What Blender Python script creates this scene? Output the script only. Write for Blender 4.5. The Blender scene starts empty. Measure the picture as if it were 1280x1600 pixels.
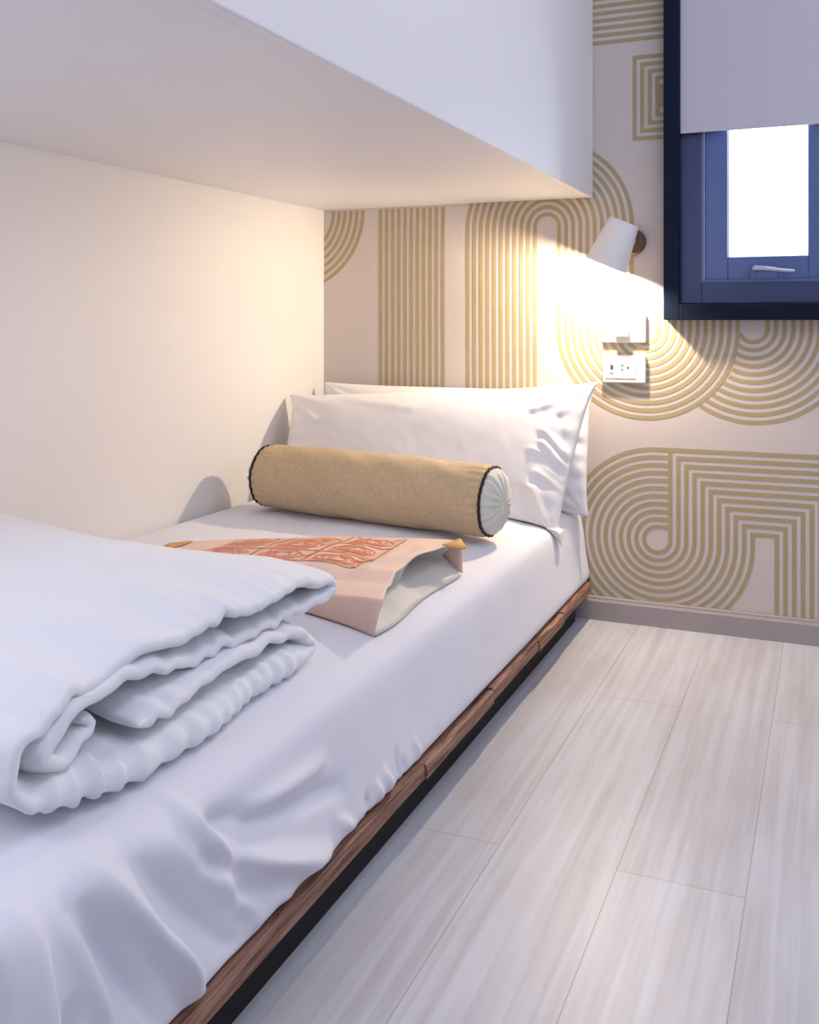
import bpy, bmesh, math, random
import numpy as np
from mathutils import Vector, noise, Matrix
PI = math.pi
S = bpy.context.scene
COL = S.collection
random.seed(4)

# ------------------------------------------------------------------ camera
YAW = math.atan(660/1550)
cd = bpy.data.cameras.new('camera'); cam = bpy.data.objects.new('camera', cd); COL.objects.link(cam)
cam.location = (0, 0, .808); cam.rotation_euler = (PI/2, 0, YAW)
cd.sensor_fit = 'AUTO'; cd.sensor_width = 36; cd.lens = 36*1550/1600
cd.shift_y = -300/1600; cd.clip_start = .02
S.camera = cam
# ------------------------------------------------------------------ world, exposure
w = bpy.data.worlds.new('sky'); S.world = w; w.use_nodes = True
bg = w.node_tree.nodes['Background']; bg.inputs[0].default_value = (.80, .90, 1, 1); bg.inputs[1].default_value = 10.0
S.view_settings.view_transform = 'Standard'; S.view_settings.look = 'None'
S.view_settings.exposure = 0.0; S.view_settings.gamma = 1
S.view_settings.use_curve_mapping = False
# ------------------------------------------------------------------ added fill lights
def area(name, loc, rot, sx, sy, power, color):
    l = bpy.data.lights.new(name, 'AREA'); l.shape = 'RECTANGLE'; l.size = sx; l.size_y = sy
    l.energy = power; l.color = color
    o = bpy.data.objects.new(name, l); COL.objects.link(o); o.location = loc; o.rotation_euler = rot
    return o
area('added_ceiling_fill', (.50, .80, 2.42), (0, 0, 0), .9, 2.2, 18.5, (.80, .85, 1))  # added cool fill from overhead, stands in for unseen sources
area('added_right_fill', (1.22, 1.75, 1.75), (PI/2, 0, PI/2), .7, .8, 5.5, (.78, .84, 1))  # added fill to brighten the bunk panel, no known window here
area('added_rear_fill', (1.0, -1.0, 1.35), (PI/2, 0, math.radians(40)), 1.2, 1.6, 1.5, (.80, .85, 1))  # added weak fill from behind the camera, no known doorway
area('added_bunk_fill', (-.95, .05, 1.02), (math.radians(72), 0, math.radians(40)), .5, .2, 3.5, (.90, .89, 1))  # added soft fill for the left wall and duvet, no known lamp

# ------------------------------------------------------------------ materials
def mat(name, col, rough=.6, metal=0, spec=.5, bump=None, var=None, sheen=0, subs=0):
    m = bpy.data.materials.new(name); m.use_nodes = True
    nt = m.node_tree; b = nt.nodes['Principled BSDF']
    b.inputs['Base Color'].default_value = (*col, 1); b.inputs['Roughness'].default_value = rough
    b.inputs['Metallic'].default_value = metal; b.inputs['Specular IOR Level'].default_value = spec
    if sheen: b.inputs['Sheen Weight'].default_value = sheen
    tc = nt.nodes.new('ShaderNodeTexCoord')
    if var:
        sc, amt = var
        n = nt.nodes.new('ShaderNodeTexNoise'); n.inputs['Scale'].default_value = sc; n.inputs['Detail'].default_value = 4
        nt.links.new(tc.outputs['Object'], n.inputs['Vector'])
        r = nt.nodes.new('ShaderNodeMix'); r.data_type = 'RGBA'
        r.inputs[6].default_value = (*[c*(1-amt) for c in col], 1); r.inputs[7].default_value = (*[min(1, c*(1+amt)) for c in col], 1)
        nt.links.new(n.outputs['Fac'], r.inputs[0]); nt.links.new(r.outputs[2], b.inputs['Base Color'])
    if bump:
        sc, st, dist = bump
        n = nt.nodes.new('ShaderNodeTexNoise'); n.inputs['Scale'].default_value = sc; n.inputs['Detail'].default_value = 5
        nt.links.new(tc.outputs['Object'], n.inputs['Vector'])
        bp = nt.nodes.new('ShaderNodeBump'); bp.inputs['Strength'].default_value = st; bp.inputs['Distance'].default_value = dist
        nt.links.new(n.outputs['Fac'], bp.inputs['Height']); nt.links.new(bp.outputs[0], b.inputs['Normal'])
    return m
M = {}
M['wall'] = mat('white_paint', (.86, .845, .85), .7, bump=(60, .08, .002), var=(1.5, .015))
M['paper'] = mat('wallpaper', (.63, .565, .545), .75, bump=(90, .1, .001), var=(3, .02))
M['line'] = mat('wallpaper_line', (.42, .335, .19), .7, var=(20, .08))
M['lineband'] = mat('wallpaper_band', (.63, .55, .42), .75, var=(20, .03))
M['bunk'] = mat('bunk_white', (.84, .83, .85), .5, var=(1.2, .015))
M['base'] = mat('baseboard_paint', (.38, .335, .345), .5, bump=(40, .1, .002))
M['sheet'] = mat('sheet_cotton', (.80, .80, .88), .85, bump=(500, .12, .0008), sheen=.15, var=(4, .015))
M['duvet'] = mat('duvet_cotton', (.83, .84, .89), .8, bump=(26, .30, .010), sheen=.2, var=(5, .02))
M['pillow'] = mat('pillow_cotton', (.84, .83, .86), .8, bump=(180, .10, .001), sheen=.2)
M['black'] = mat('black_aluminium', (.004, .009, .028), .5, spec=.15)
M['sash'] = mat('sash_flare_blue', (.075, .125, .33), .32, spec=.8)  # blue glow of window flare is put into the base colour
M['inner'] = mat('inner_flare_blue', (.038, .058, .155), .35, spec=.5)  # darker version of the flare blue, painted in farther from the glass
M['grey_metal'] = mat('handle_metal', (.45, .50, .60), .3, metal=.8)
M['blind'] = mat('blind_fabric', (.56, .54, .62), .85, bump=(700, .15, .0005))
M['white_plastic'] = mat('white_plastic', (.80, .78, .75), .35)
M['dark'] = mat('dark_slot', (.03, .025, .02), .6)
M['lamp_white'] = mat('lamp_enamel', (.80, .78, .80), .35)
M['bronze'] = mat('bronze_rosette', (.16, .09, .06), .4, metal=.6)
M['piping'] = mat('piping_cord', (.025, .010, .008), .8)
M['cap'] = mat('bolster_end_cotton', (.66, .66, .60), .85, bump=(60, .4, .004))
M['kraft'] = mat('kraft_paper', (.84, .61, .50), .75, bump=(25, .2, .004), var=(12, .08))
M['kraft_in'] = mat('orange_lining', (.62, .30, .08), .6, var=(30, .2))
M['foil'] = mat('pale_lining', (.62, .59, .56), .6, bump=(18, .35, .006), var=(9, .18))
M['print'] = mat('orange_print', (.74, .25, .15), .8)
M['print2'] = mat('pale_print', (.84, .50, .36), .8)
M['printd'] = mat('maroon_print', (.30, .08, .07), .8)
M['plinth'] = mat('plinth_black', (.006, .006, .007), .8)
M['mattress'] = mat('ticking', (.7, .7, .7), .9)

def nmat(name):
    m = bpy.data.materials.new(name); m.use_nodes = True
    return m, m.node_tree, m.node_tree.nodes['Principled BSDF']
# woven tan linen
m, nt, b = nmat('tan_linen'); M['tan'] = m
tc = nt.nodes.new('ShaderNodeTexCoord'); mp = nt.nodes.new('ShaderNodeMapping'); mp.inputs['Scale'].default_value = (25, 260, 260)
n = nt.nodes.new('ShaderNodeTexNoise'); n.inputs['Scale'].default_value = 2.2; n.inputs['Detail'].default_value = 4
mp2 = nt.nodes.new('ShaderNodeMapping'); mp2.inputs['Scale'].default_value = (320, 30, 30)
n2 = nt.nodes.new('ShaderNodeTexNoise'); n2.inputs['Scale'].default_value = 2; n2.inputs['Detail'].default_value = 3
for a, c in ((mp, n), (mp2, n2)):
    nt.links.new(tc.outputs['Object'], a.inputs[0]); nt.links.new(a.outputs[0], c.inputs['Vector'])
ad = nt.nodes.new('ShaderNodeMath'); ad.operation = 'ADD'
nt.links.new(n.outputs['Fac'], ad.inputs[0]); nt.links.new(n2.outputs['Fac'], ad.inputs[1])
cr = nt.nodes.new('ShaderNodeMapRange'); cr.inputs[1].default_value = .7; cr.inputs[2].default_value = 1.3
nt.links.new(ad.outputs[0], cr.inputs[0])
mx = nt.nodes.new('ShaderNodeMix'); mx.data_type = 'RGBA'; mx.inputs[6].default_value = (.50, .37, .22, 1); mx.inputs[7].default_value = (.66, .52, .34, 1)
nt.links.new(cr.outputs[0], mx.inputs[0]); nt.links.new(mx.outputs[2], b.inputs['Base Color']); b.inputs['Roughness'].default_value = .85
bp = nt.nodes.new('ShaderNodeBump'); bp.inputs['Strength'].default_value = .3; bp.inputs['Distance'].default_value = .001
nt.links.new(ad.outputs[0], bp.inputs['Height']); nt.links.new(bp.outputs[0], b.inputs['Normal'])
# red-brown rail timber
m, nt, b = nmat('rail_timber'); M['rail'] = m
tc = nt.nodes.new('ShaderNodeTexCoord'); mp = nt.nodes.new('ShaderNodeMapping'); mp.inputs['Scale'].default_value = (90, 5, 160)
n = nt.nodes.new('ShaderNodeTexNoise'); n.inputs['Scale'].default_value = 1.5; n.inputs['Detail'].default_value = 6; n.inputs['Distortion'].default_value = .8
nt.links.new(tc.outputs['Object'], mp.inputs[0]); nt.links.new(mp.outputs[0], n.inputs['Vector'])
cr = nt.nodes.new('ShaderNodeValToRGB'); e = cr.color_ramp.elements
e[0].position = .3; e[0].color = (.045, .022, .016, 1); e[1].position = .72; e[1].color = (.46, .27, .18, 1)
x = e.new(.5); x.color = (.26, .125, .085, 1)
nt.links.new(n.outputs['Fac'], cr.inputs[0]); nt.links.new(cr.outputs[0], b.inputs['Base Color']); b.inputs['Roughness'].default_value = .6
# floor planks: rows run along +Y
m, nt, b = nmat('floor_planks'); M['floor'] = m
tc = nt.nodes.new('ShaderNodeTexCoord'); sp = nt.nodes.new('ShaderNodeSeparateXYZ'); nt.links.new(tc.outputs['Object'], sp.inputs[0])
cb = nt.nodes.new('ShaderNodeCombineXYZ')
ax = nt.nodes.new('ShaderNodeMath'); ax.operation = 'ADD'; ax.inputs[1].default_value = .291+1.8
ay = nt.nodes.new('ShaderNodeMath'); ay.operation = 'ADD'; ay.inputs[1].default_value = 6.874
nt.links.new(sp.outputs[0], ax.inputs[0]); nt.links.new(sp.outputs[1], ay.inputs[0])
nt.links.new(ay.outputs[0], cb.inputs[0]); nt.links.new(ax.outputs[0], cb.inputs[1])
br = nt.nodes.new('ShaderNodeTexBrick'); br.offset = .37; br.offset_frequency = 2
br.inputs['Scale'].default_value = 1; br.inputs['Brick Width'].default_value = 1.8; br.inputs['Row Height'].default_value = .18
br.inputs['Mortar Size'].default_value = .0008; br.inputs['Mortar Smooth'].default_value = .1; br.inputs['Bias'].default_value = 0
br.inputs['Color1'].default_value = (.565, .575, .64, 1); br.inputs['Color2'].default_value = (.615, .63, .70, 1); br.inputs['Mortar'].default_value = (.36, .34, .33, 1)
nt.links.new(cb.outputs[0], br.inputs['Vector'])
mp = nt.nodes.new('ShaderNodeMapping'); mp.inputs['Scale'].default_value = (38, 1.1, 1)
nt.links.new(tc.outputs['Object'], mp.inputs[0])
n = nt.nodes.new('ShaderNodeTexNoise'); n.inputs['Scale'].default_value = 1.6; n.inputs['Detail'].default_value = 8; n.inputs['Distortion'].default_value = .5
nt.links.new(mp.outputs[0], n.inputs['Vector'])
cr = nt.nodes.new('ShaderNodeValToRGB'); e = cr.color_ramp.elements
e[0].position = .28; e[0].color = (.84, .825, .81, 1); e[1].position = .62; e[1].color = (1.05, 1.05, 1.05, 1)
nt.links.new(n.outputs['Fac'], cr.inputs[0])
n3 = nt.nodes.new('ShaderNodeTexNoise'); n3.inputs['Scale'].default_value = 3.2; n3.inputs['Detail'].default_value = 3
mp3 = nt.nodes.new('ShaderNodeMapping'); mp3.inputs['Scale'].default_value = (2.2, .8, 1)
nt.links.new(tc.outputs['Object'], mp3.inputs[0]); nt.links.new(mp3.outputs[0], n3.inputs['Vector'])
cr3 = nt.nodes.new('ShaderNodeValToRGB'); e = cr3.color_ramp.elements
e[0].position = .3; e[0].color = (.90, .87, .84, 1); e[1].position = .65; e[1].color = (1.03, 1.03, 1.04, 1)
nt.links.new(n3.outputs['Fac'], cr3.inputs[0])
mx = nt.nodes.new('ShaderNodeMix'); mx.data_type = 'RGBA'; mx.blend_type = 'MULTIPLY'; mx.inputs[0].default_value = 1
nt.links.new(br.outputs[0], mx.inputs[6]); nt.links.new(cr.outputs[0], mx.inputs[7])
mx3 = nt.nodes.new('ShaderNodeMix'); mx3.data_type = 'RGBA'; mx3.blend_type = 'MULTIPLY'; mx3.inputs[0].default_value = 1
nt.links.new(mx.outputs[2], mx3.inputs[6]); nt.links.new(cr3.outputs[0], mx3.inputs[7])
nt.links.new(mx3.outputs[2], b.inputs['Base Color'])
b.inputs['Roughness'].default_value = .42; b.inputs['Specular IOR Level'].default_value = .5
bp = nt.nodes.new('ShaderNodeBump'); bp.inputs['Strength'].default_value = .15; bp.inputs['Distance'].default_value = .001
nt.links.new(n.outputs['Fac'], bp.inputs['Height']); nt.links.new(bp.outputs[0], b.inputs['Normal'])
# clear glass
m, nt, b = nmat('window_glass'); M['glass'] = m
nt.nodes.remove(b); out = nt.nodes['Material Output']
tr = nt.nodes.new('ShaderNodeBsdfTransparent'); gl = nt.nodes.new('ShaderNodeBsdfGlossy'); gl.inputs['Roughness'].default_value = .02
fr = nt.nodes.new('ShaderNodeFresnel'); fr.inputs[0].default_value = 1.3; ms = nt.nodes.new('ShaderNodeMixShader')
nt.links.new(fr.outputs[0], ms.inputs[0]); nt.links.new(tr.outputs[0], ms.inputs[1]); nt.links.new(gl.outputs[0], ms.inputs[2]); nt.links.new(ms.outputs[0], out.inputs[0])
# glowing bulb
m, nt, b = nmat('bulb_glow'); M['bulb'] = m
b.inputs['Base Color'].default_value = (1, .9, .7, 1); b.inputs['Emission Color'].default_value = (1, .80, .52, 1); b.inputs['Emission Strength'].default_value = 12

# ------------------------------------------------------------------ helpers
def link(name, me, parent=None):
    o = bpy.data.objects.new(name, me); COL.objects.link(o)
    if parent: o.parent = parent
    return o
def tag(o, label=None, cat=None, group=None, kind=None):
    for k, v in (('label', label), ('category', cat), ('group', group), ('kind', kind)):
        if v: o[k] = v
    return o
def empty(name, loc=(0, 0, 0)):
    o = bpy.data.objects.new(name, None); COL.objects.link(o); o.empty_display_size = .05
    o.location = loc; return o
def fin(name, bm, mats, parent=None, smooth=False, bevel=0, loc=None):
    """link a bmesh; vertices are in world coordinates and are re-based on the parent / on loc"""
    me = bpy.data.meshes.new(name)
    org = Vector(parent.location) if parent else (Vector(loc) if loc else Vector((0, 0, 0)))
    if parent and parent.parent: org = org + Vector(parent.parent.location)
    bmesh.ops.translate(bm, verts=bm.verts, vec=-org)
    bmesh.ops.recalc_face_normals(bm, faces=bm.faces)
    bm.to_mesh(me); bm.free()
    for x in (mats if isinstance(mats, (list, tuple)) else [mats]): me.materials.append(x)
    if smooth: me.polygons.foreach_set('use_smooth', [True]*len(me.polygons))
    o = link(name, me, parent)
    if not parent and loc: o.location = loc
    if bevel:
        md = o.modifiers.new('bevel', 'BEVEL'); md.width = bevel; md.segments = 2; md.limit_method = 'ANGLE'
    return o
def box(bm, x0, x1, y0, y1, z0, z1, mi=0):
    v = [bm.verts.new(p) for p in ((x0,y0,z0),(x1,y0,z0),(x1,y1,z0),(x0,y1,z0),(x0,y0,z1),(x1,y0,z1),(x1,y1,z1),(x0,y1,z1))]
    for f in ((0,3,2,1),(4,5,6,7),(0,1,5,4),(1,2,6,5),(2,3,7,6),(3,0,4,7)):
        bm.faces.new([v[i] for i in f]).material_index = mi
def ring_tube(bm, c, ax, prof, seg=40, mi=0, close=False):
    """surface of revolution: prof = [(distance along axis, radius)]"""
    ax = Vector(ax).normalized(); u = ax.orthogonal().normalized(); v = ax.cross(u); c = Vector(c); R = []
    for d, r in prof:
        if r < 1e-6: R.append([bm.verts.new(c+ax*d)])
        else: R.append([bm.verts.new(c+ax*d+(u*math.cos(2*PI*i/seg)+v*math.sin(2*PI*i/seg))*r) for i in range(seg)])
    for a, b_ in zip(R, R[1:]):
        for i in range(seg):
            j = (i+1) % seg
            if len(a) == 1 and len(b_) == 1: continue
            if len(a) == 1: f = (a[0], b_[i], b_[j])
            elif len(b_) == 1: f = (a[i], a[j], b_[0])
            else: f = (a[i], a[j], b_[j], b_[i])
            bm.faces.new(f).material_index = mi
def tube(bm, pts, r, seg=10, closed=False, mi=0):
    pts = [Vector(p) for p in pts]; n = len(pts); R = []; up = None
    for i in range(n):
        if closed: t = pts[(i+1) % n]-pts[i-1]
        else: t = pts[min(i+1, n-1)]-pts[max(i-1, 0)]
        t.normalize()
        if up is None: up = t.orthogonal().normalized()
        up = (up-t*up.dot(t)).normalized(); s = t.cross(up)
        rr = r[i] if isinstance(r, (list, tuple)) else r
        R.append([bm.verts.new(pts[i]+(up*math.cos(2*PI*k/seg)+s*math.sin(2*PI*k/seg))*rr) for k in range(seg)])
    for i in range(n if closed else n-1):
        a, b_ = R[i], R[(i+1) % n]
        for k in range(seg):
            bm.faces.new((a[k], a[(k+1) % seg], b_[(k+1) % seg], b_[k])).material_index = mi
    if not closed:
        bm.faces.new(R[0]).material_index = mi; bm.faces.new(R[-1][::-1]).material_index = mi
def grid_mesh(name, P, mats, parent=None, wrap0=False, loc=None, caps=False, matidx=None):
    """P: array n x m x 3 of world points"""
    n, m_, _ = P.shape
    org = np.array(parent.location) if parent else (np.array(loc) if loc else np.zeros(3))
    V = (P-org).reshape(-1, 3)
    I = np.arange(n*m_).reshape(n, m_)
    if wrap0: I = np.vstack([I, I[:1]])
    F = np.stack([I[:-1, :-1], I[1:, :-1], I[1:, 1:], I[:-1, 1:]], -1).reshape(-1, 4).tolist()
    me = bpy.data.meshes.new(name); me.from_pydata(V.tolist(), [], F)
    for x in (mats if isinstance(mats, (list, tuple)) else [mats]): me.materials.append(x)
    me.polygons.foreach_set('use_smooth', [True]*len(me.polygons))
    if matidx is not None: me.polygons.foreach_set('material_index', matidx)
    bm = bmesh.new(); bm.from_mesh(me); bmesh.ops.remove_doubles(bm, verts=bm.verts, dist=1e-5)
    bmesh.ops.recalc_face_normals(bm, faces=bm.faces); bm.to_mesh(me); bm.free()
    o = link(name, me, parent)
    if not parent and loc: o.location = loc
    return o
def ss(x): x = np.clip(x, 0, 1); return x*x*(3-2*x)
def fbm(X, Y, Z=0, sc=1, seed=0):
    """cheap smooth noise from summed sines, vectorised"""
    r = np.random.RandomState(seed); out = 0
    for k in range(10):
        d = r.normal(size=3); d /= np.linalg.norm(d); fq = sc*(.6+1.6*r.rand()); ph = r.rand()*6.28
        out = out+np.sin((X*d[0]+Y*d[1]+Z*d[2])*fq*6.28+ph)*(1/(.6+fq/sc))
    return out/4

WX, D, BX, BZ = -1.42, 2.67, -.594, 1.14       # left wall, back wall, bunk face, bunk underside
RX, RY, H = 1.25, -1.35, 2.5
# ------------------------------------------------------------------ setting
bm = bmesh.new(); box(bm, WX-.1, RX+.1, RY-.1, D+.12, -.06, 0); tag(fin('floor', bm, M['floor']), 'pale whitewashed oak plank floor', 'floor', kind='structure')
bm = bmesh.new(); box(bm, WX-.1, RX+.1, RY-.1, D+.12, H, H+.06); tag(fin('ceiling', bm, M['wall']), 'plain white ceiling', 'ceiling', kind='structure')
bm = bmesh.new(); box(bm, WX-.1, WX, RY-.1, D+.12, 0, H); tag(fin('wall_left', bm, M['wall']), 'plain white wall along the bed', 'wall', kind='structure')
bm = bmesh.new(); box(bm, RX, RX+.1, RY-.1, D+.12, 0, H); tag(fin('wall_right', bm, M['wall']), 'plain white wall', 'wall', kind='structure')
bm = bmesh.new(); box(bm, WX, RX, RY-.1, RY, 0, H); tag(fin('wall_front', bm, M['wall']), 'plain white wall', 'wall', kind='structure')
# back wall with a window opening, line pattern of the wallpaper laid on it
OX0, OX1, OZ0, OZ1 = -.365, .065, .850, 1.72
bm = bmesh.new()
box(bm, WX, OX0, D, D+.12, 0, H); box(bm, OX1, RX, D, D+.12, 0, H); box(bm, OX0, OX1, D, D+.12, 0, OZ0); box(bm, OX0, OX1, D, D+.12, OZ1, H)
XMIN, XMAX = WX+.001, .9
LW = .0105
def flat_poly(pts, y, mi):
    try: bm.faces.new([bm.verts.new((x, y, z)) for x, z in pts]).material_index = mi
    except ValueError: pass
def stroke(pts, wd=LW, mi=1, y=D-.0007, clip=None):
    n = len(pts); L, R_ = [], []
    for i in range(n):
        a = pts[max(i-1, 0)]; b_ = pts[min(i+1, n-1)]; p = pts[i]
        if 0 < i < n-1:
            d1 = Vector((p[0]-a[0], p[1]-a[1])).normalized(); d2 = Vector((b_[0]-p[0], b_[1]-p[1])).normalized()
            t = (d1+d2).normalized(); k = 1/max(.5, t.dot(d1))
        else: t = Vector((b_[0]-a[0], b_[1]-a[1])).normalized(); k = 1
        nx, nz = -t.y*wd/2*k, t.x*wd/2*k
        L.append((p[0]+nx, p[1]+nz)); R_.append((p[0]-nx, p[1]-nz))
    for i in range(n-1):
        c = ((pts[i][0]+pts[i+1][0])/2, (pts[i][1]+pts[i+1][1])/2)
        if clip and not clip(*c): continue
        q = [L[i], L[i+1], R_[i+1], R_[i]]
        q = [(min(max(a, XMIN), XMAX), min(max(b_, .02), 2.45)) for a, b_ in q]
        flat_poly(q, y, mi)
def arc(cx, cz, r, a0, a1, n=None):
    n = n or max(8, int(abs(a1-a0)/math.radians(4)))
    return [(cx+r*math.cos(math.radians(0)+a0+(a1-a0)*i/n), cz+r*math.sin(a0+(a1-a0)*i/n)) for i in range(n+1)]
R0, PER, NL = .034, .0198, 11
RR = [R0+PER*k for k in range(NL)]; RO = RR[-1]
PE = .0205; RE = [R0+PE*k for k in range(NL)]
notwin = lambda x, z: not (-.38 < x < .09 and z > .83) 
# A quarter rings in the corner
for r in [RO-PER*k for k in range(6)]: stroke(arc(-1.52, 1.135, r, -PI/2, 0), clip=lambda x, z: x > XMIN+.002)
# B straight bars
for k in range(NL): stroke([(-1.230+PER*k, .02), (-1.230+PER*k, 1.135)])
# C arch, its right leg runs into the U turn; its left leg runs down
CX, CZ, UX, UZ = -.724, 1.066, -.456, .782
for r in RR:
    p = [(CX-r, .02), (CX-r, CZ)]+arc(CX, CZ, r, PI, 0)[1:]
    ru = UX-(CX+r)
    p += [(CX+r, UZ)]+arc(UX, UZ, ru, PI, 2*PI)[1:]+[(UX+ru, .83)]
    stroke(p)
# D second ring group, tucked behind the U turn
DX, DZ = -.184, .785
def dclip(x, z): return (math.hypot(x-UX, z-UZ) > RO+.008 if z < UZ else x > UX+RO+.008) and notwin(x, z)
for r in RE: stroke([(DX-r, .83)]+arc(DX, DZ, r, PI, 2*PI)+[(DX+r, .83)], clip=dclip, y=D-.0005)
# E spiral with stepped corners
EX, EZ, TOP = -.425, .227, .466
for k, r in enumerate(RE):
    ang = arc(EX, EZ, r, PI/2, 2*PI); top = TOP-(r-R0); xr = -.128+(RE[-1]-r)
    stroke([(EX+R0-.006, EZ+r)]+ang+[(EX+r, top), (xr, top), (xr, .02)])
# F bars above, G nested squares
for k in range(14): stroke([(-1.3, 1.557+PER*k), (.8, 1.557+PER*k)], clip=lambda x, z: True) if k > 8 else stroke([(-1.3, 1.557+PER*k), (-.37, 1.557+PER*k)])
for k in range(5):
    s = .108-PER*k; cx, cz = -.376, 1.3995
    stroke([(cx, cz+s), (cx-s, cz+s), (cx-s, cz-s), (cx, cz-s)])
flat_poly([(-.42, 1.37), (-.38, 1.37), (-.38, 1.43), (-.42, 1.43)], D-.0006, 1)
me = bpy.data.meshes.new('wall_back'); bm.to_mesh(me); bm.free()
for x in (M['paper'], M['line']): me.materials.append(x)
tag(link('wall_back', me), 'pinkish wallpaper with tan rings, arches and bars of parallel lines', 'wall', kind='structure')

# baseboard
bm = bmesh.new()
pr = [(D-.0005, 0), (D-.016, 0), (D-.016, .050), (D-.012, .056), (D-.0115, .060), (D-.0005, .062)]
for x0, x1 in ((WX, RX),):
    a = [bm.verts.new((x0, y, z)) for y, z in pr]; b_ = [bm.verts.new((x1, y, z)) for y, z in pr]
    for i in range(len(pr)): bm.faces.new((a[i], a[(i+1) % 6], b_[(i+1) % 6], b_[i]))
    bm.faces.new(a); bm.faces.new(b_[::-1])
tag(fin('baseboard_back', bm, M['base']), 'mauve grey baseboard under the patterned wallpaper', 'baseboard', kind='structure')

# ------------------------------------------------------------------ window
win = tag(empty('window_1', (-.15, D, .80)), 'black framed window with an open view of white daylight', 'window', kind='structure')
def frame(bm, x0, x1, z0, z1, wd, y0, y1):
    box(bm, x0, x0+wd, y0, y1, z0, z1); box(bm, x1-wd, x1, y0, y1, z0, z1)
    box(bm, x0+wd, x1-wd, y0, y1, z0, z0+wd); box(bm, x0+wd, x1-wd, y0, y1, z1-wd, z1)
bm = bmesh.new(); frame(bm, -.402, .102, .808, 1.76, .040, D-.045, D-.0015); fin('window_frame', bm, M['black'], win, bevel=.002)
bm = bmesh.new(); frame(bm, -.3645, .0645, .8505, 1.7195, .055, D-.018, D+.05); fin('inner_frame', bm, M['inner'], win, bevel=.002)
bm = bmesh.new(); frame(bm, -.3110, .0110, .9040, 1.6660, .0080, D-.0195, D-.0181); fin('sash_trim', bm, mat('trim_blue', (.09, .13, .28), .5), win)
sash = bpy.data.objects.new('sash', None); 
bm = bmesh.new(); frame(bm, -.304, .004, .911, 1.659, .058, D-.010, D+.04); frame(bm, -.250, -.050, .965, 1.605, .006, D+.002, D+.03)
sash = fin('sash', bm, M['sash'], win, bevel=.0025)
bm = bmesh.new(); box(bm, -.246, -.054, D+.022, D+.026, .969, 1.601); fin('glass_pane', bm, M['glass'], sash).location = (0, 0, 0)
bm = bmesh.new()
box(bm, -.19, -.125, D-.020, D-.0102, .912, .945); fin('handle_plate', bm, M['sash'], sash, bevel=.002)
bm = bmesh.new()
tube(bm, [(-.176, D-.02, .935), (-.176, D-.045, .938)], .007, 12)
tube(bm, [(-.178, D-.045, .938), (-.15, D-.047, .936), (-.11, D-.046, .931), (-.085, D-.044, .929)], [.007, .0062, .005, .0045], 12)
fin('handle', bm, M['grey_metal'], sash, smooth=False)
for c in sash.children: c.location = (0, 0, 0)

# roller blind in front of the window, inside the casing
bl = tag(empty('roller_blind', (-.15, D-.035, 1.70)), 'lavender grey roller blind pulled halfway down the window', 'blind')
bm = bmesh.new(); box(bm, -.3605, .060, D-.0335, D-.0325, 1.303, 1.70); fin('blind_fabric', bm, M['blind'], bl)
bm = bmesh.new(); box(bm, -.3605, .060, D-.0365, D-.0295, 1.290, 1.303); fin('bottom_rail', bm, M['blind'], bl, bevel=.0015)
bm = bmesh.new(); ring_tube(bm, (-.3605, D-.024, 1.698), (1, 0, 0), [(0, 0), (0, .016), (.4205, .016), (.4205, 0)]); fin('roller', bm, M['blind'], bl)

# ------------------------------------------------------------------ upper bunk
ub = tag(empty('upper_bunk', (-1.0, 1.0, BZ)), 'white built-in upper bunk box overhanging the bed', 'bunk')
bm = bmesh.new(); box(bm, WX+.001, BX-.022, RY+.02, D-.002, BZ, BZ+.03); fin('bunk_underside', bm, M['bunk'], ub, bevel=.001)
bm = bmesh.new(); box(bm, BX-.022, BX, RY+.02, 2.50, BZ-.001, 2.05); fin('side_panel', bm, M['bunk'], ub, bevel=.003)
bm = bmesh.new(); box(bm, BX-.022, BX-.0015, 2.5015, D-.002, BZ-.001, 2.05); fin('end_panel', bm, M['bunk'], ub, bevel=.003)

# ------------------------------------------------------------------ bed frame
Y0, Y1 = .36, 2.655
bf = tag(empty('bed_frame', (-1.0, 1.5, 0)), 'low bed base edged with rough red-brown timber boards', 'bed')
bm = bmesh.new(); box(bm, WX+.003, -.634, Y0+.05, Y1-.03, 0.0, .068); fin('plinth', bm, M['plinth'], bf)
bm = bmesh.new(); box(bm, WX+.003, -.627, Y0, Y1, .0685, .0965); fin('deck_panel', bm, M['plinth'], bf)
segs = [(Y0, 1.468, .0, .0), (1.472, 1.815, .003, -.002), (1.819, 2.13, .001, .001), (2.133, 2.352, .004, -.001), (2.355, 2.668-.017, .002, .002)]
for i, (a, b_, dx, dz) in enumerate(segs):
    n = int((b_-a)/.03)+2; P = []
    prof = [(-.6265, .0745), (-.6, .0740), (-.5985, .076), (-.598, .082), (-.5985, .090), (-.600, .0965), (-.603, .0985), (-.6265, .099)]
    bm = bmesh.new(); rings = []
    for k in range(n):
        y = a+(b_-a)*k/(n-1); r = []
        for (x, z) in prof:
            j = noise.noise(Vector((x*300, y*14, z*300)))*.0010 if x > -.62 else 0
            r.append(bm.verts.new((x+dx*(x > -.62)+j, y, z+dz+j*.6*(x > -.62))))
        rings.append(r)
    for p, q in zip(rings, rings[1:]):
        for k in range(8): bm.faces.new((p[k], p[(k+1) % 8], q[(k+1) % 8], q[k]))
    bm.faces.new(rings[0]); bm.faces.new(rings[-1][::-1])
    fin('edge_board', bm, M['rail'], bf)

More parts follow.
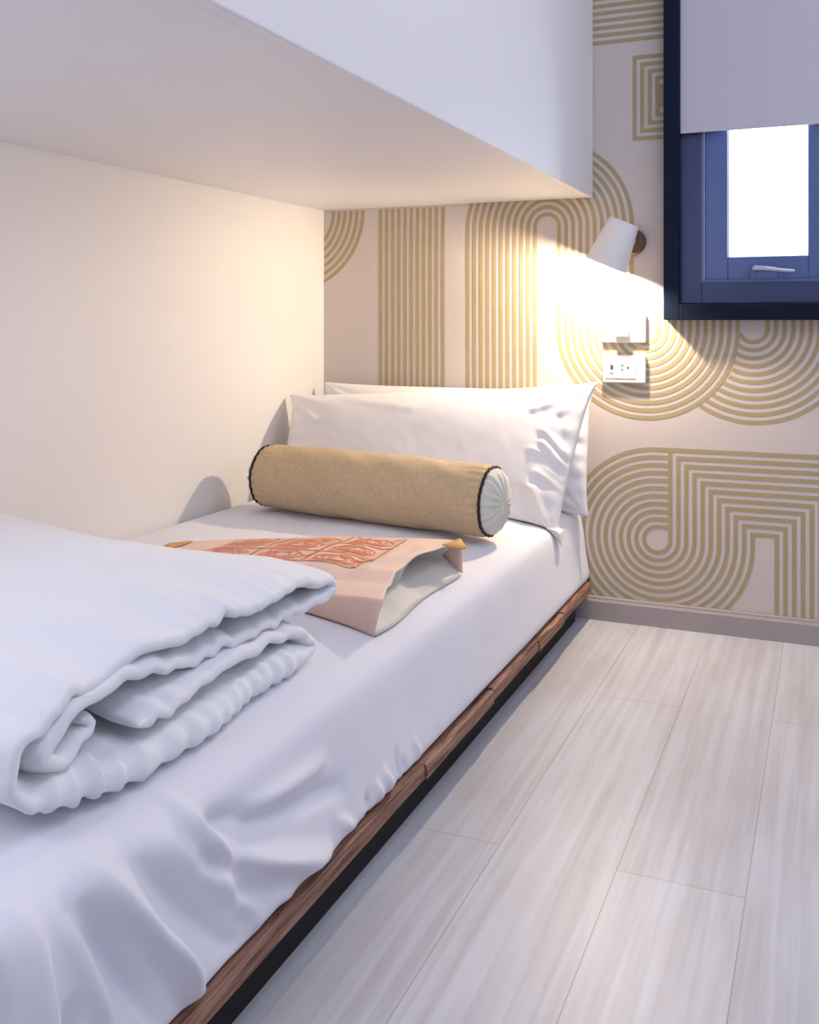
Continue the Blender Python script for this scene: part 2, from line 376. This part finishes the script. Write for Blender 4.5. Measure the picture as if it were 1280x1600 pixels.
# ------------------------------------------------------------------ mattress in fitted sheet
mt = tag(empty('mattress', (-1.0, 1.5, .10)), 'thin mattress in a rumpled white fitted sheet on the low timber base', 'mattress')
def topz(x):
    return np.interp(x, [-1.42, -.95, -.80, -.70, -.66, -.64], [.335, .334, .325, .310, .300, .292])
ctrl = np.array([(-1.415, .12), (-1.415, .325), (-1.40, .335), (-1.2, .335), (-.95, .334), (-.80, .325), (-.72, .314), (-.68, .305), (-.655, .298), (-.640, .290), (-.629, .279), (-.622, .25), (-.617, .21), (-.611, .16), (-.605, .125), (-.6045, .108), (-.610, .1012), (-.65, .1008)])
def resample(c, n, wts=None):
    seg = np.r_[0, np.cumsum(np.hypot(*np.diff(c, axis=0).T))]
    t = np.linspace(0, seg[-1], n)
    # Catmull-like smoothing: linear then blur
    x = np.interp(t, seg, c[:, 0]); z = np.interp(t, seg, c[:, 1]); return np.stack([x, z], 1), t
sec, tt = resample(ctrl, 260)
k_ = np.array([1, 2, 3, 2, 1.])/9
sm = sec.copy()
for _ in range(2):
    pad = np.pad(sm, ((2, 2), (0, 0)), mode='edge'); sm = sum(pad[i:i+len(sm)]*k_[i] for i in range(5))
sm[0], sm[-1] = sec[0], sec[-1]; sec = sm
ys = np.concatenate([np.linspace(Y0, 1.6, 320), np.linspace(1.6, Y1, 120)[1:]])
SX = sec[:, 0][:, None]+0*ys[None]; SZ = sec[:, 1][:, None]+0*ys[None]; SY = ys[None]+0*SX
# outward normal of the section
dx = np.gradient(sec[:, 0]); dz = np.gradient(sec[:, 1]); ln = np.hypot(dx, dz)+1e-9
NX = (-dz/ln)[:, None]*1.0; NZ = (dx/ln)[:, None]
NX, NZ = -(-NX), NZ
# folds as streaks on the side: (y0,z0,y1,z1,amplitude,width)
streaks = [(.875,.285,.93,.205,.010,.012),(.92,.21,1.17,.095,.012,.015),(.90,.265,1.00,.225,-.008,.012),(.99,.228,1.20,.175,-.007,.013),(.96,.24,1.16,.225,.006,.012),
 (.95,.16,1.09,.085,.007,.009),(.94,.175,1.04,.11,-.009,.010),(.745,.285,.87,.09,.012,.012),(.79,.28,.92,.12,-.010,.014),(.715,.28,.79,.12,-.012,.014),
 (.70,.26,.74,.11,.007,.011),(.66,.29,.66,.11,.009,.011),(.63,.28,.60,.12,-.011,.014),(.84,.27,.98,.12,.006,.012),(.58,.28,.55,.11,.010,.012),(.52,.28,.50,.11,-.010,.013),(.81,.20,.84,.12,.005,.008),(.69,.20,.68,.11,-.008,.008),
 (.88,.235,1.03,.14,-.007,.010),(1.18,.14,1.24,.10,.004,.008),(1.27,.13,1.28,.10,-.005,.008),(1.33,.14,1.36,.10,.005,.008),(1.40,.13,1.41,.10,-.004,.007),(1.45,.14,1.47,.10,.003,.007),(1.30,.135,1.32,.10,.004,.007),(1.38,.15,1.385,.10,-.005,.007)]
disp = np.zeros_like(SX)
zz = np.where(SX > -.70, SZ, 9)
for y0, z0, y1, z1, am, wd in streaks:
    L2 = (y1-y0)**2+(z1-z0)**2; t = ((SY-y0)*(y1-y0)+(zz-z0)*(z1-z0))/L2; tc_ = np.clip(t, 0, 1)
    d = np.hypot(SY-(y0+tc_*(y1-y0)), zz-(z0+tc_*(z1-z0)))
    disp += 1.9*am*np.exp(-(d/wd)**2)*np.sin(PI*np.clip(.10+.80*tc_, 0, 1))**.8*1.1
# small gathers at the hem, gentle undulation elsewhere
disp += .0018*np.sin(SY*95+3*np.sin(SY*11))*ss((.16-SZ)/.05)*ss((SZ-.103)/.02)*(SX > -.63)*ss((1.75-SY)/.4)
hem = 1-.75*ss((.125-SZ)/.02)*(SX > -.66)
disp += .0022*fbm(SX, SY, SZ, 3.0, 1)*ss((SX+1.40)/.05)
disp += .0010*fbm(SX*1.0, SY*.6, SZ, 11, 2)
disp *= hem; disp[0] = 0; disp[-1] = 0
disp += (-.010*np.exp(-((SY-.60)/.10)**2))*ss((SX+.80)/.1)
P = np.stack([SX+NX*disp, SY, SZ+NZ*disp], -1)
P[..., 0] = np.maximum(P[..., 0], -1.417); P[..., 2] = np.maximum(P[..., 2], .1006)
# far end drops down to the deck, slightly rounded
e_ = 8
ends = []
for k in range(1, e_+1):
    q = P[:, -1].copy(); a = k/e_*PI/2; q[:, 1] = Y1+.008*math.sin(a); q[:, 2] = .101+(P[:, -1, 2]-.101)*(1-.03*(1-math.cos(a))); ends.append(q)
q = ends[-1].copy(); q[:, 2] = .101; ends.append(q)
st = P[:, 0].copy(); st[:, 2] = .101; st = st[:, None]
P = np.concatenate([st, P]+[None][:0]+[np.stack(ends, 1)] if False else [st, P, np.stack(ends, 1)], 1)
grid_mesh('fitted_sheet', P, M['sheet'], mt)
bm = bmesh.new(); box(bm, -1.40, -.66, Y0+.02, Y1-.02, .106, .26); fin('mattress_core', bm, M['mattress'], mt)

# ------------------------------------------------------------------ pillows
def pillow(name, TL, TR, BL, BR, th, seed, label, horn=.03, sag=0, wr=1.0, asym=0, creases=()):
    n, m_ = 150, 90
    A, B = np.meshgrid(np.linspace(-1, 1, n), np.linspace(-1, 1, m_), indexing='ij')
    TL, TR, BL, BR = map(np.array, (TL, TR, BL, BR))
    pin = 1-horn
    def mid(a, b):
        # edges pull in between the corners
        a2 = a*(1-horn*.9*(1-b**4)*np.abs(a)**2); b2 = b*(1-horn*1.6*(1-a**4)*np.abs(b)**2)
        u = (a2[..., None]+1)/2; v = (b2[..., None]+1)/2
        return (1-u)*((1-v)*BL+v*TL)+u*((1-v)*BR+v*TR)
    Pm = mid(A, B)
    du = np.gradient(Pm, axis=0); dv = np.gradient(Pm, axis=1); N = np.cross(du, dv); N /= np.linalg.norm(N, axis=-1)[..., None]+1e-12
    if N[n//2, m_//2, 1] > 0: N = -N                      # N faces the room (-Y)
    prof = (1-np.abs(A)**4.5)**.62*(1-np.abs(B)**3.2)**.55
    T = th*prof*(1-asym*B)
    # wrinkles: radial creases from the corners and along the short sides
    W = np.zeros_like(A)
    r = np.random.RandomState(seed)
    for ca, cb in ((-1, -1), (-1, 1), (1, -1), (1, 1)):
        dxa = (A-ca)*.42; dyb = (B-cb)*.22; rad = np.hypot(dxa, dyb); an = np.arctan2(dyb, dxa)
        W += .0045*np.sin(an*13+seed+ca)*np.exp(-(rad/.13)**2)*ss(rad/.05)
    side = np.exp(-((1-A)/.20)**2)+.6*np.exp(-((1+A)/.16)**2)
    W += .0045*side*np.sin(B*9+2.2*np.sin(B*3+seed)+A*6)*(1-B**4)*.7
    W += .0035*side*np.sin(B*23+4*A+seed)*(1-B**4)
    W += .003*fbm(A*.42, B*.25, 0, 3, seed)+.0006*fbm(A*.42, B*.25, 0, 16, seed+3)
    for a0, b0, a1, b1, am, wd in creases:
        L2 = ((a1-a0)*.42)**2+((b1-b0)*.25)**2; t = ((A-a0)*(a1-a0)*.42**2+(B-b0)*(b1-b0)*.25**2)/L2; tc_ = np.clip(t, 0, 1)
        d_ = np.hypot((A-(a0+tc_*(a1-a0)))*.42, (B-(b0+tc_*(b1-b0)))*.25)
        W += am*np.exp(-(d_/wd)**2)
    W *= wr*np.minimum(prof*1.4, 1)
    F = Pm+N*(T+W)[..., None]; Bk = Pm-N*(T*.75+W*.4)[..., None]
    for Q in (F, Bk):
        Q[..., 0] = np.maximum(Q[..., 0], -1.412); Q[..., 1] = np.minimum(Q[..., 1], D-.006)
    # soft contact with the mattress where it lies over the bed
    for Q in (F, Bk):
        tz = topz(Q[..., 0])+.0035; inside = Q[..., 0] < -.645
        Q[..., 2] = np.where(inside, np.maximum(Q[..., 2], tz), Q[..., 2])
        low = (~inside) & (Q[..., 2] < .29) & (Q[..., 0] < -.612); Q[..., 0] = np.where(low, -.612, Q[..., 0])
    loop = np.concatenate([F, Bk[:, ::-1]], 1)
    o = grid_mesh(name, loop.transpose(1, 0, 2), M['pillow'], wrap0=True, loc=tuple((BL+BR)/2))
    return tag(o, label, 'pillow')
pillow('pillow', (-1.385, 2.605, .625), (-.585, 2.635, .625), (-1.38, 2.575, .335), (-.585, 2.575, .292), .052, 5, 'white pillow at the back, squeezed upright against the patterned wall', wr=.9)
pillow('pillow', (-1.405, 2.44, .597), (-.560, 2.575, .648), (-1.39, 2.33, .335), (-.618, 2.385, .250), .088, 9, 'large plump white pillow leaning in front, behind the tan bolster', horn=.045,
       creases=[(.78,.27,.97,.02,.007,.010),(.80,.12,.98,-.12,.007,.009),(.74,.02,.95,-.08,.006,.009),(.80,-.25,.98,-.38,.008,.010),(.70,.55,.94,.80,.006,.014),(.80,-.45,.97,-.95,.009,.014),(.73,-.5,.84,-.9,-.007,.014),(.86,.45,.93,.12,-.006,.012),(-.95,.7,-.75,.35,.005,.014),(-.5,.75,-.1,.55,.003,.02),(.84,-.05,.97,-.22,-.007,.008),(.8,.19,.96,-.04,-.006,.007)])

# ------------------------------------------------------------------ bolster
bs = tag(empty('bolster', (-.985, 2.135, .335)), 'tan linen bolster with dark piping lying before the white pillows', 'bolster')
BA, BB = Vector((-1.296, 2.145, .4180)), Vector((-.690, 2.088, .4060))
axv = (BB-BA); BL_ = axv.length; axn = axv.normalized(); up = Vector((0, 0, 1)); fw = axn.cross(up).normalized(); up = fw.cross(axn)
def bol_r(t, th):
    r = .0795+.0035*math.sin(PI*t)+.0012*math.sin(t*17+th*2)
    r *= 1-.05*max(0, -math.sin(th))**3                       # flattened where it lies
    e = min(t, 1-t)
    r -= .005*max(0, 1-e/.03)**2
    r += .0014*math.sin(th*26+t*5)*max(0, 1-e/.09)+.0008*math.sin(th*7+t*31)
    return r
n, m_ = 90, 128
P = np.zeros((m_, n, 3))
for i in range(m_):
    th = 2*PI*i/m_
    for j in range(n):
        t = j/(n-1); p = BA+axn*(BL_*t)+(fw*math.cos(th)+up*math.sin(th))*bol_r(t, th); P[i, j] = p
P[..., 2] = np.maximum(P[..., 2], topz(P[..., 0])+.0035)
grid_mesh('bolster_cover', P, M['tan'], bs, wrap0=True)
for t, sgn in ((0, -1), (1, 1)):
    c = BA+axn*(BL_*t)
    bm = bmesh.new(); tube(bm, [c+(fw*math.cos(2*PI*k/72)+up*math.sin(2*PI*k/72))*(bol_r(t, 2*PI*k/72)+.001) for k in range(72)], .0034, 8, closed=True)
    fin('piping', bm, M['piping'], bs, smooth=True)
    P = np.zeros((96, 14, 3))
    for i in range(96):
        th = 2*PI*i/96
        for j in range(14):
            q = j/13; r = (bol_r(t, th)-.001)*math.cos(q*PI/2)**.8 if j < 13 else 0
            ht = .030*math.sin(q*PI/2)+.0018*math.sin(th*17+1)*math.sin(q*PI)+.001*math.sin(th*31)*math.sin(q*PI)
            if j == 13: ht = .028
            P[i, j] = c+axn*sgn*ht+(fw*math.cos(th)+up*math.sin(th))*r
    grid_mesh('end_cap', P, M['cap'], bs, wrap0=True)
    if sgn > 0:
        pass

# ------------------------------------------------------------------ paper bag
bg_ = tag(empty('paper_bag', (-.92, 1.68, .333)), 'flat brown paper laundry bag with orange printed panels lying on the sheet', 'paper bag')
c00, c10, c01, c11 = [np.array(p) for p in ((-1.20, 1.45, .356), (-.655, 1.432, .362), (-1.20, 1.685, .358), (-.672, 1.835, .374))]   # near-left, near-right, far-left, far-right
def bagtop(u, v):
    u = np.asarray(u)[..., None]; v = np.asarray(v)[..., None]
    p = (1-v)*((1-u)*c00+u*c10)+v*((1-u)*c01+u*c11)
    z = .010*np.sin(PI*np.clip(u, 0, 1))*np.sin(PI*np.clip(v, 0, 1))+.0035*fbm(u*.5, v*.5, 0, 4, 8)+.009*np.exp(-((u-.88+.10*np.sin(v*7))/.04)**2)*np.sin(PI*v)**2-.010*np.exp(-((u-.80+.05*v)/.05)**2)*np.sin(PI*v)-.006*np.exp(-((v-.16-.1*u)/.05)**2)+.004*np.exp(-((v-.27-.1*u)/.04)**2)
    p = p.copy(); p[..., :1] -= .040*np.sin(PI*v)*ss((u-.78)/.22); p[..., 1:2] += .045*np.sin(PI*u)*v
    return np.concatenate([p[..., :2], p[..., 2:]+z], -1)
U, V = np.meshgrid(np.linspace(0, 1, 70), np.linspace(0, 1, 60), indexing='ij')
top = bagtop(U, V)
# near panel (base of the bag) and far edge, wrapped into one sheet
nearp = []
for k in range(10, 0, -1):
    f_ = k/10; q = top[:, 0].copy(); q[:, 1] -= .004*math.sin(f_*PI); bz = topz(q[:, 0])+.004
    q[:, 2] = q[:, 2]*(1-f_)+bz*f_; q[:, 0] += -.016*f_*U[:, 0]; nearp.append(q)
farp = []
for k in range(1, 7):
    f_ = k/6; q = top[:, -1].copy(); q[:, 1] += .012*math.sin(f_*PI/2); bz = topz(q[:, 0])+.004; q[:, 2] = q[:, 2]*(1-f_)+bz*f_; farp.append(q)
sheet_ = np.concatenate([np.stack(nearp, 1), top, np.stack(farp, 1)], 1)
o = grid_mesh('bag_front', sheet_, M['kraft'], bg_)
sd = o.modifiers.new('thick', 'SOLIDIFY'); sd.thickness = .0006
# printed design on the top sheet, a hair above it, as its own part
bm = bmesh.new()
def onbag(u, v, h=.0009): p = bagtop(np.array(u), np.array(v)); return Vector((float(p[0]), float(p[1]), float(p[2])+h))
def bquad(u0, u1, v0, v1, mi, h=.0009, n=8):
    for i in range(n):
        for j in range(n):
            a, b_ = u0+(u1-u0)*i/n, u0+(u1-u0)*(i+1)/n; c, d = v0+(v1-v0)*j/n, v0+(v1-v0)*(j+1)/n
            bm.faces.new([bm.verts.new(onbag(x, y, h)) for x, y in ((a, c), (b_, c), (b_, d), (a, d))]).material_index = mi
def bline(pts, wd, mi, h=.0018):
    for (a, b_), (c, d) in zip(pts, pts[1:]):
        k = max(1, int(math.hypot(c-a, d-b_)/.04))
        for s in range(k):
            p = Vector((a+(c-a)*s/k, b_+(d-b_)*s/k)); q = Vector((a+(c-a)*(s+1)/k, b_+(d-b_)*(s+1)/k)); t = (q-p)
            if t.length < 1e-6: continue
            t.normalize(); nn = Vector((-t.y, t.x))*wd/2
            bm.faces.new([bm.verts.new(onbag(x, y, h)) for x, y in (p-nn, q-nn, q+nn, p+nn)]).material_index = mi
rnd = random.Random(11)
us, vs = [.16, .38, .59, .80], [.34, .54, .75, .95]
for i in range(3):
    for j in range(3):
        bquad(us[i]+.006, us[i+1]-.006, vs[j]+.006, vs[j+1]-.006, 1)
        cu, cv = (us[i]+us[i+1])/2, (vs[j]+vs[j+1])/2; ru, rv = (us[i+1]-us[i])*.40, (vs[j+1]-vs[j])*.38
        # sketchy drawing in each panel: loops, hatching, roof-like strokes
        for q in range(3):
            pts = [(cu+ru*(.9-.25*q)*math.cos(a*.5+q)*(1+.2*rnd.uniform(-1, 1)), cv+rv*(.9-.25*q)*math.sin(a*.5+q)*(1+.2*rnd.uniform(-1, 1))) for a in range(13)]
            bline(pts, .007, 0)
        for q in range(6):
            x = cu+rnd.uniform(-.9, .9)*ru; y = cv+rnd.uniform(-.8, .8)*rv; bline([(x, y), (x+rnd.uniform(-.05, .05), y+rnd.uniform(.02, .07))], .006, 0)
        for q in range(5): bline([(cu-ru, cv-rv+q*rv*.16), (cu-ru+ru*rnd.uniform(.7, 1.9), cv-rv+q*rv*.16)], .005, 0)
for x in us[1:]: bline([(x, vs[0]), (x, vs[-1])], .004, 2)
for y in vs: bline([(us[0], y), (us[-1], y)], .004, 2)
bline([(.70, .10), (.76, .24)], .006, 2)
fin('printed_panels', bm, [M['print'], M['print2'], M['printd']], bg_)
# right gusset: folds inward between the top and bottom sheets
tv = np.linspace(0, 1, 60)
e0 = bagtop(np.ones(60), tv)
cr_in = e0.copy(); cr_in[:, 0] -= .012+.058*np.abs(np.sin(PI*(tv*1.7+.15))); cr_in[:, 2] = .340+.007*np.sin(tv*9)
e1 = e0.copy(); e1[:, 0] = -.668-.006*tv+.004*np.sin(tv*8); e1[:, 2] = topz(e1[:, 0])+.0035
rows = []
for k in range(7): rows.append(e0*(1-k/6)+cr_in*(k/6))
for k in range(1, 8): q = cr_in*(1-k/7)+e1*(k/7); q[:, 2] += .004*math.sin(PI*k/7)*np.sin(tv*14+2); rows.append(q)
G_ = np.stack(rows, 0); o = grid_mesh('gusset', G_, M['foil'], bg_); sd = o.modifiers.new('thick', 'SOLIDIFY'); sd.thickness = .0006
# left gusset
e0 = bagtop(np.zeros(60), tv); ci = e0.copy(); ci[:, 0] += .03; ci[:, 2] = .3435; e1 = e0.copy(); e1[:, 2] = .3385
G_ = np.stack([e0, (e0+ci)/2, ci, (ci+e1)/2, e1], 0); o = grid_mesh('gusset', G_, M['foil'], bg_); sd = o.modifiers.new('thick', 'SOLIDIFY'); sd.thickness = .0006
# curled mouth edges showing the orange lining
def curl(u0, u1, v0, v1, hh):
    rows = []
    for k in range(9):
        a = k/8; u = np.linspace(u0, u1, 14); v = np.linspace(v0, v1, 14); p = bagtop(u, v)
        b_ = np.sin(PI*np.linspace(0.05, .95, 14)); p[:, 2] += .002+hh*math.sin(a*PI)*b_; p[:, 0] += (.030*a)*b_*(1 if u0 > .5 else -1); p[:, 2] -= .012*a*b_
        rows.append(p)
    o = grid_mesh('lining_curl', np.stack(rows, 0), M['kraft_in'], bg_); sd = o.modifiers.new('thick', 'SOLIDIFY'); sd.thickness = .0008
curl(.985, .985, .88, 1.02, .006); curl(.015, .015, .45, .95, .012)

# ------------------------------------------------------------------ folded duvet
sp_ = np.array([(.86, .364), (.91, .369), (1.0, .371), (1.13, .370), (1.21, .360), (1.250, .345), (1.262, .332), (1.240, .3235), (1.1, .3225), (.95, .3235), (.83, .327), (.75, .336), (.708, .353), (.700, .378), (.715, .402),
   (.755, .418), (.83, .427), (.93, .432), (1.06, .435), (1.18, .430), (1.27, .418), (1.322, .405), (1.332, .393), (1.300, .386), (1.2, .387), (1.08, .390), (1.0, .394), (.955, .402), (.915, .412), (.86, .4155), (.80, .4115), (.757, .399), (.737, .380), (.752, .363), (.79, .3625), (.815, .376), (.80, .388)])
def catmull(P_, per=14):
    out = []
    for i in range(len(P_)-1):
        p0, p1, p2, p3 = P_[max(i-1, 0)], P_[i], P_[i+1], P_[min(i+2, len(P_)-1)]
        for k in range(per):
            t = k/per; out.append(.5*((2*p1)+(-p0+p2)*t+(2*p0-5*p1+4*p2-p3)*t*t+(-p0+3*p1-3*p2+p3)*t**3))
    out.append(P_[-1]); return np.array(out)
spn = catmull(sp_); ns = len(spn)
seg = np.hypot(*np.diff(spn, axis=0).T); sl = np.r_[0, np.cumsum(seg)]; Ltot = sl[-1]
# even parameter
tq = np.linspace(0, Ltot, 520); spn = np.stack([np.interp(tq, sl, spn[:, 0]), np.interp(tq, sl, spn[:, 1])], 1); ns = len(spn); sl = tq
tan_ = np.gradient(spn, axis=0); tan_ /= np.linalg.norm(tan_, axis=1)[:, None]; nrm = np.stack([-tan_[:, 1], tan_[:, 0]], 1)
Xd = np.concatenate([np.array([0, .0012, .003, .006, .010, .015, .021, .028]), np.linspace(.036, .16, 26), np.linspace(.17, .715, 50)])
ND = len(Xd)
yy, zr = spn[:, 0], spn[:, 1]
Xedge = -.690+.002*ss((.95-yy)/.25)+.008*np.sin(sl*9+1)+.003*np.sin(sl*31)
bot = ss((.345-zr)/.012)*ss((1.25-yy)/.05)
lowlay = ss((.37-zr)/.02)*ss((yy-.78)/.1); Xedge = Xedge+.010*lowlay
inner = (np.arange(ns) > ns-95); Xedge = Xedge-.010*ss((np.arange(ns)-(ns-120))/60)
sides = []
for sgn in (1, -1):
    Q = np.zeros((ns, ND, 3))
    for j, d in enumerate(Xd):
        X = Xedge-d*( -(-1.405-Xedge)/.715)
        q1 = math.sqrt(max(0, 1-(1-min(d/.05, 1))**2)); q2 = math.sqrt(max(0, 1-(1-min(d/.020, 1))**2))
        thick = (.0030+.0100*q1)*(1-bot)+.0185*q2*bot
        if d == 0: thick = 0.0*bot
        endt = np.minimum(1, np.minimum(sl, Ltot-sl)/.02)**.5; 
        rise = 1+.10*ss((d-.01)/.12)+.14*ss((d-.1)/.6)-.23*ss((yy-1.08)/.22)*math.sin(PI*min(1, d/.70))
        zb = .300; base = topz(X)-.300
        # puckers at the hem fade inwards
        pk = math.exp(-(d/.05)**1.4)
        c1 = np.sin(sl*70+3*np.sin(sl*9)+d*18); c2 = np.sin(sl*47+2*np.sin(sl*23)-d*22); c3 = np.sin(sl*150+2.5*np.sin(sl*17)+d*40)
        pw = .0042*(1-1.6*np.abs(c1))*(.5+.5*np.sin(sl*13+2))+.0026*c2+.0026*c3*(.5+.5*np.sin(sl*19))
        onbed = ss((.335-zr)/.012)
        pleat = bot*(.0040*(1-2*np.abs(np.sin(sl*48+5*np.sin(sl*14)+d*30))**.6)*(.5+.5*np.sin(sl*23))+.0016*np.sin(sl*170+6*np.sin(sl*11)-d*60))*math.exp(-(d/.06)**2)
        off = sgn*thick*endt+pw*pk*(1-onbed)+sgn*pleat*ss(d/.008)
        off = off+(.0035*fbm(X, spn[:, 0], zr*3, 3.2, 21)+.0016*fbm(X, spn[:, 0], zr*3, 9, 22))*(1-onbed)*ss(d/.04)
        # long soft folds running inward from the top layer's hem
        topm = ss((zr-.415)/.01)
        off = off+topm*.0055*np.sin(yy*30+3*np.sin(yy*7)+d*14)*math.exp(-((d-.05)/.07)**2)
        X = X+pleat*1.2*math.exp(-(d/.01)**2)
        Y = yy+nrm[:, 0]*off; Z = zb+base+(zr-zb)*rise+nrm[:, 1]*off
        Y = Y+(-.004+.010*np.sin(X*7))*ss((yy-1.2)/.1)
        Z = np.maximum(Z, topz(np.minimum(X, -.6))+.004)
        Q[:, j] = np.stack([X, Y, Z], 1)
    sides.append(Q)
loop = np.concatenate([sides[0], sides[1][::-1]], 0)
dv = tag(grid_mesh('duvet', loop, M['duvet'], wrap0=True, loc=(-1.0, 1.0, .33)), 'puffy white duvet folded into layers on the near end of the bed', 'duvet')

# ------------------------------------------------------------------ wall lamp
lp = tag(empty('wall_lamp', (-.470, D, 1.020)), 'white cylindrical reading lamp lit above the pillows', 'lamp')
base_c = Vector((-.487, D, 1.016))
bm = bmesh.new(); ring_tube(bm, base_c+Vector((0, -.0012, 0)), (0, -1, 0), [(0, 0), (0, .034), (.010, .034), (.014, .030), (.014, 0)]); fin('rosette', bm, M['bronze'], lp, smooth=False, bevel=.001)
A_ = Vector((-.492, D-.100, 1.062)); B_ = Vector((-.540, D-.100, .951)); ax_ = (B_-A_).normalized(); LL = (B_-A_).length
midp = A_+ax_*LL*.42
bm = bmesh.new(); tube(bm, [base_c+Vector((0, -.013, 0)), base_c+Vector((-.004, -.035, 0)), midp+Vector((.0, .045, 0))], .009, 14); fin('arm', bm, M['lamp_white'], lp, smooth=True)
bm = bmesh.new()
ring_tube(bm, A_, ax_, [(0, 0), (0, .036), (.002, .039), (.006, .040), (LL, .056), (LL, .0535), (.05, .0445), (.045, 0)], seg=56)
sh = fin('lamp_shade', bm, M['lamp_white'], lp, smooth=False)
for p in sh.data.polygons: p.use_smooth = True
md = sh.modifiers.new('es', 'EDGE_SPLIT'); md.split_angle = math.radians(35)
bm = bmesh.new(); ring_tube(bm, A_, ax_, [(.045, 0), (.046, .014), (.065, .020), (LL-.030, .030), (LL-.024, .028), (LL-.022, 0)], seg=32); fin('bulb', bm, M['bulb'], lp, smooth=True)
pl = bpy.data.lights.new('lamp_light', 'POINT'); pl.energy = 22; pl.color = (1, .80, .55); pl.shadow_soft_size = .012
po = bpy.data.objects.new('lamp_light', pl); COL.objects.link(po); po.location = A_+ax_*(LL-.0085)

# ------------------------------------------------------------------ wall plates
def plate_empty(name, cx, cz, label, cat): return tag(empty(name, (cx, D, cz)), label, cat)
PW, PH = .0575, .038
def rbox(bm, x0, x1, y0, y1, z0, z1): box(bm, x0, x1, y0, y1, z0, z1)
sw = plate_empty('wall_switch', -.5105, .785, 'white wall plate with a plugged-in adapter, right under the lamp', 'switch')
bm = bmesh.new(); rbox(bm, -.568, -.453, D-.011, D-.0012, .747, .823); fin('cover_plate', bm, M['white_plastic'], sw, bevel=.003)
bm = bmesh.new(); rbox(bm, -.532, -.498, D-.034, D-.0112, .762, .786); fin('adapter', bm, M['white_plastic'], sw, bevel=.003)
bm = bmesh.new(); rbox(bm, -.530, -.514, D-.0175, D-.0112, .787, .806); fin('rocker', bm, mat('grey_rocker', (.5, .5, .46), .4), sw, bevel=.002)
ou = plate_empty('wall_outlet', -.5105, .677, 'white wall plate with a socket and a charging port, the lower plate', 'outlet')
bm = bmesh.new(); rbox(bm, -.568, -.453, D-.013, D-.0012, .639, .715); fin('cover_plate', bm, M['white_plastic'], ou, bevel=.004)
bm = bmesh.new(); rbox(bm, -.559, -.479, D-.0145, D-.0132, .652, .704); fin('face_insert', bm, M['white_plastic'], ou, bevel=.0006)
bm = bmesh.new()
for x0, x1, z0, z1 in ((-.5455, -.5385, .676, .688), (-.5165, -.5115, .6865, .6890), (-.5165, -.5115, .6745, .6770), (-.502, -.4965, .6795, .6835), (-.548, -.537, .6655, .667)):
    bm = bmesh.new(); rbox(bm, x0, x1, D-.0154, D-.0146, z0, z1); fin('charging_port' if x0 < -.54 and z0 > .67 else 'socket_hole', bm, M['dark'], ou)
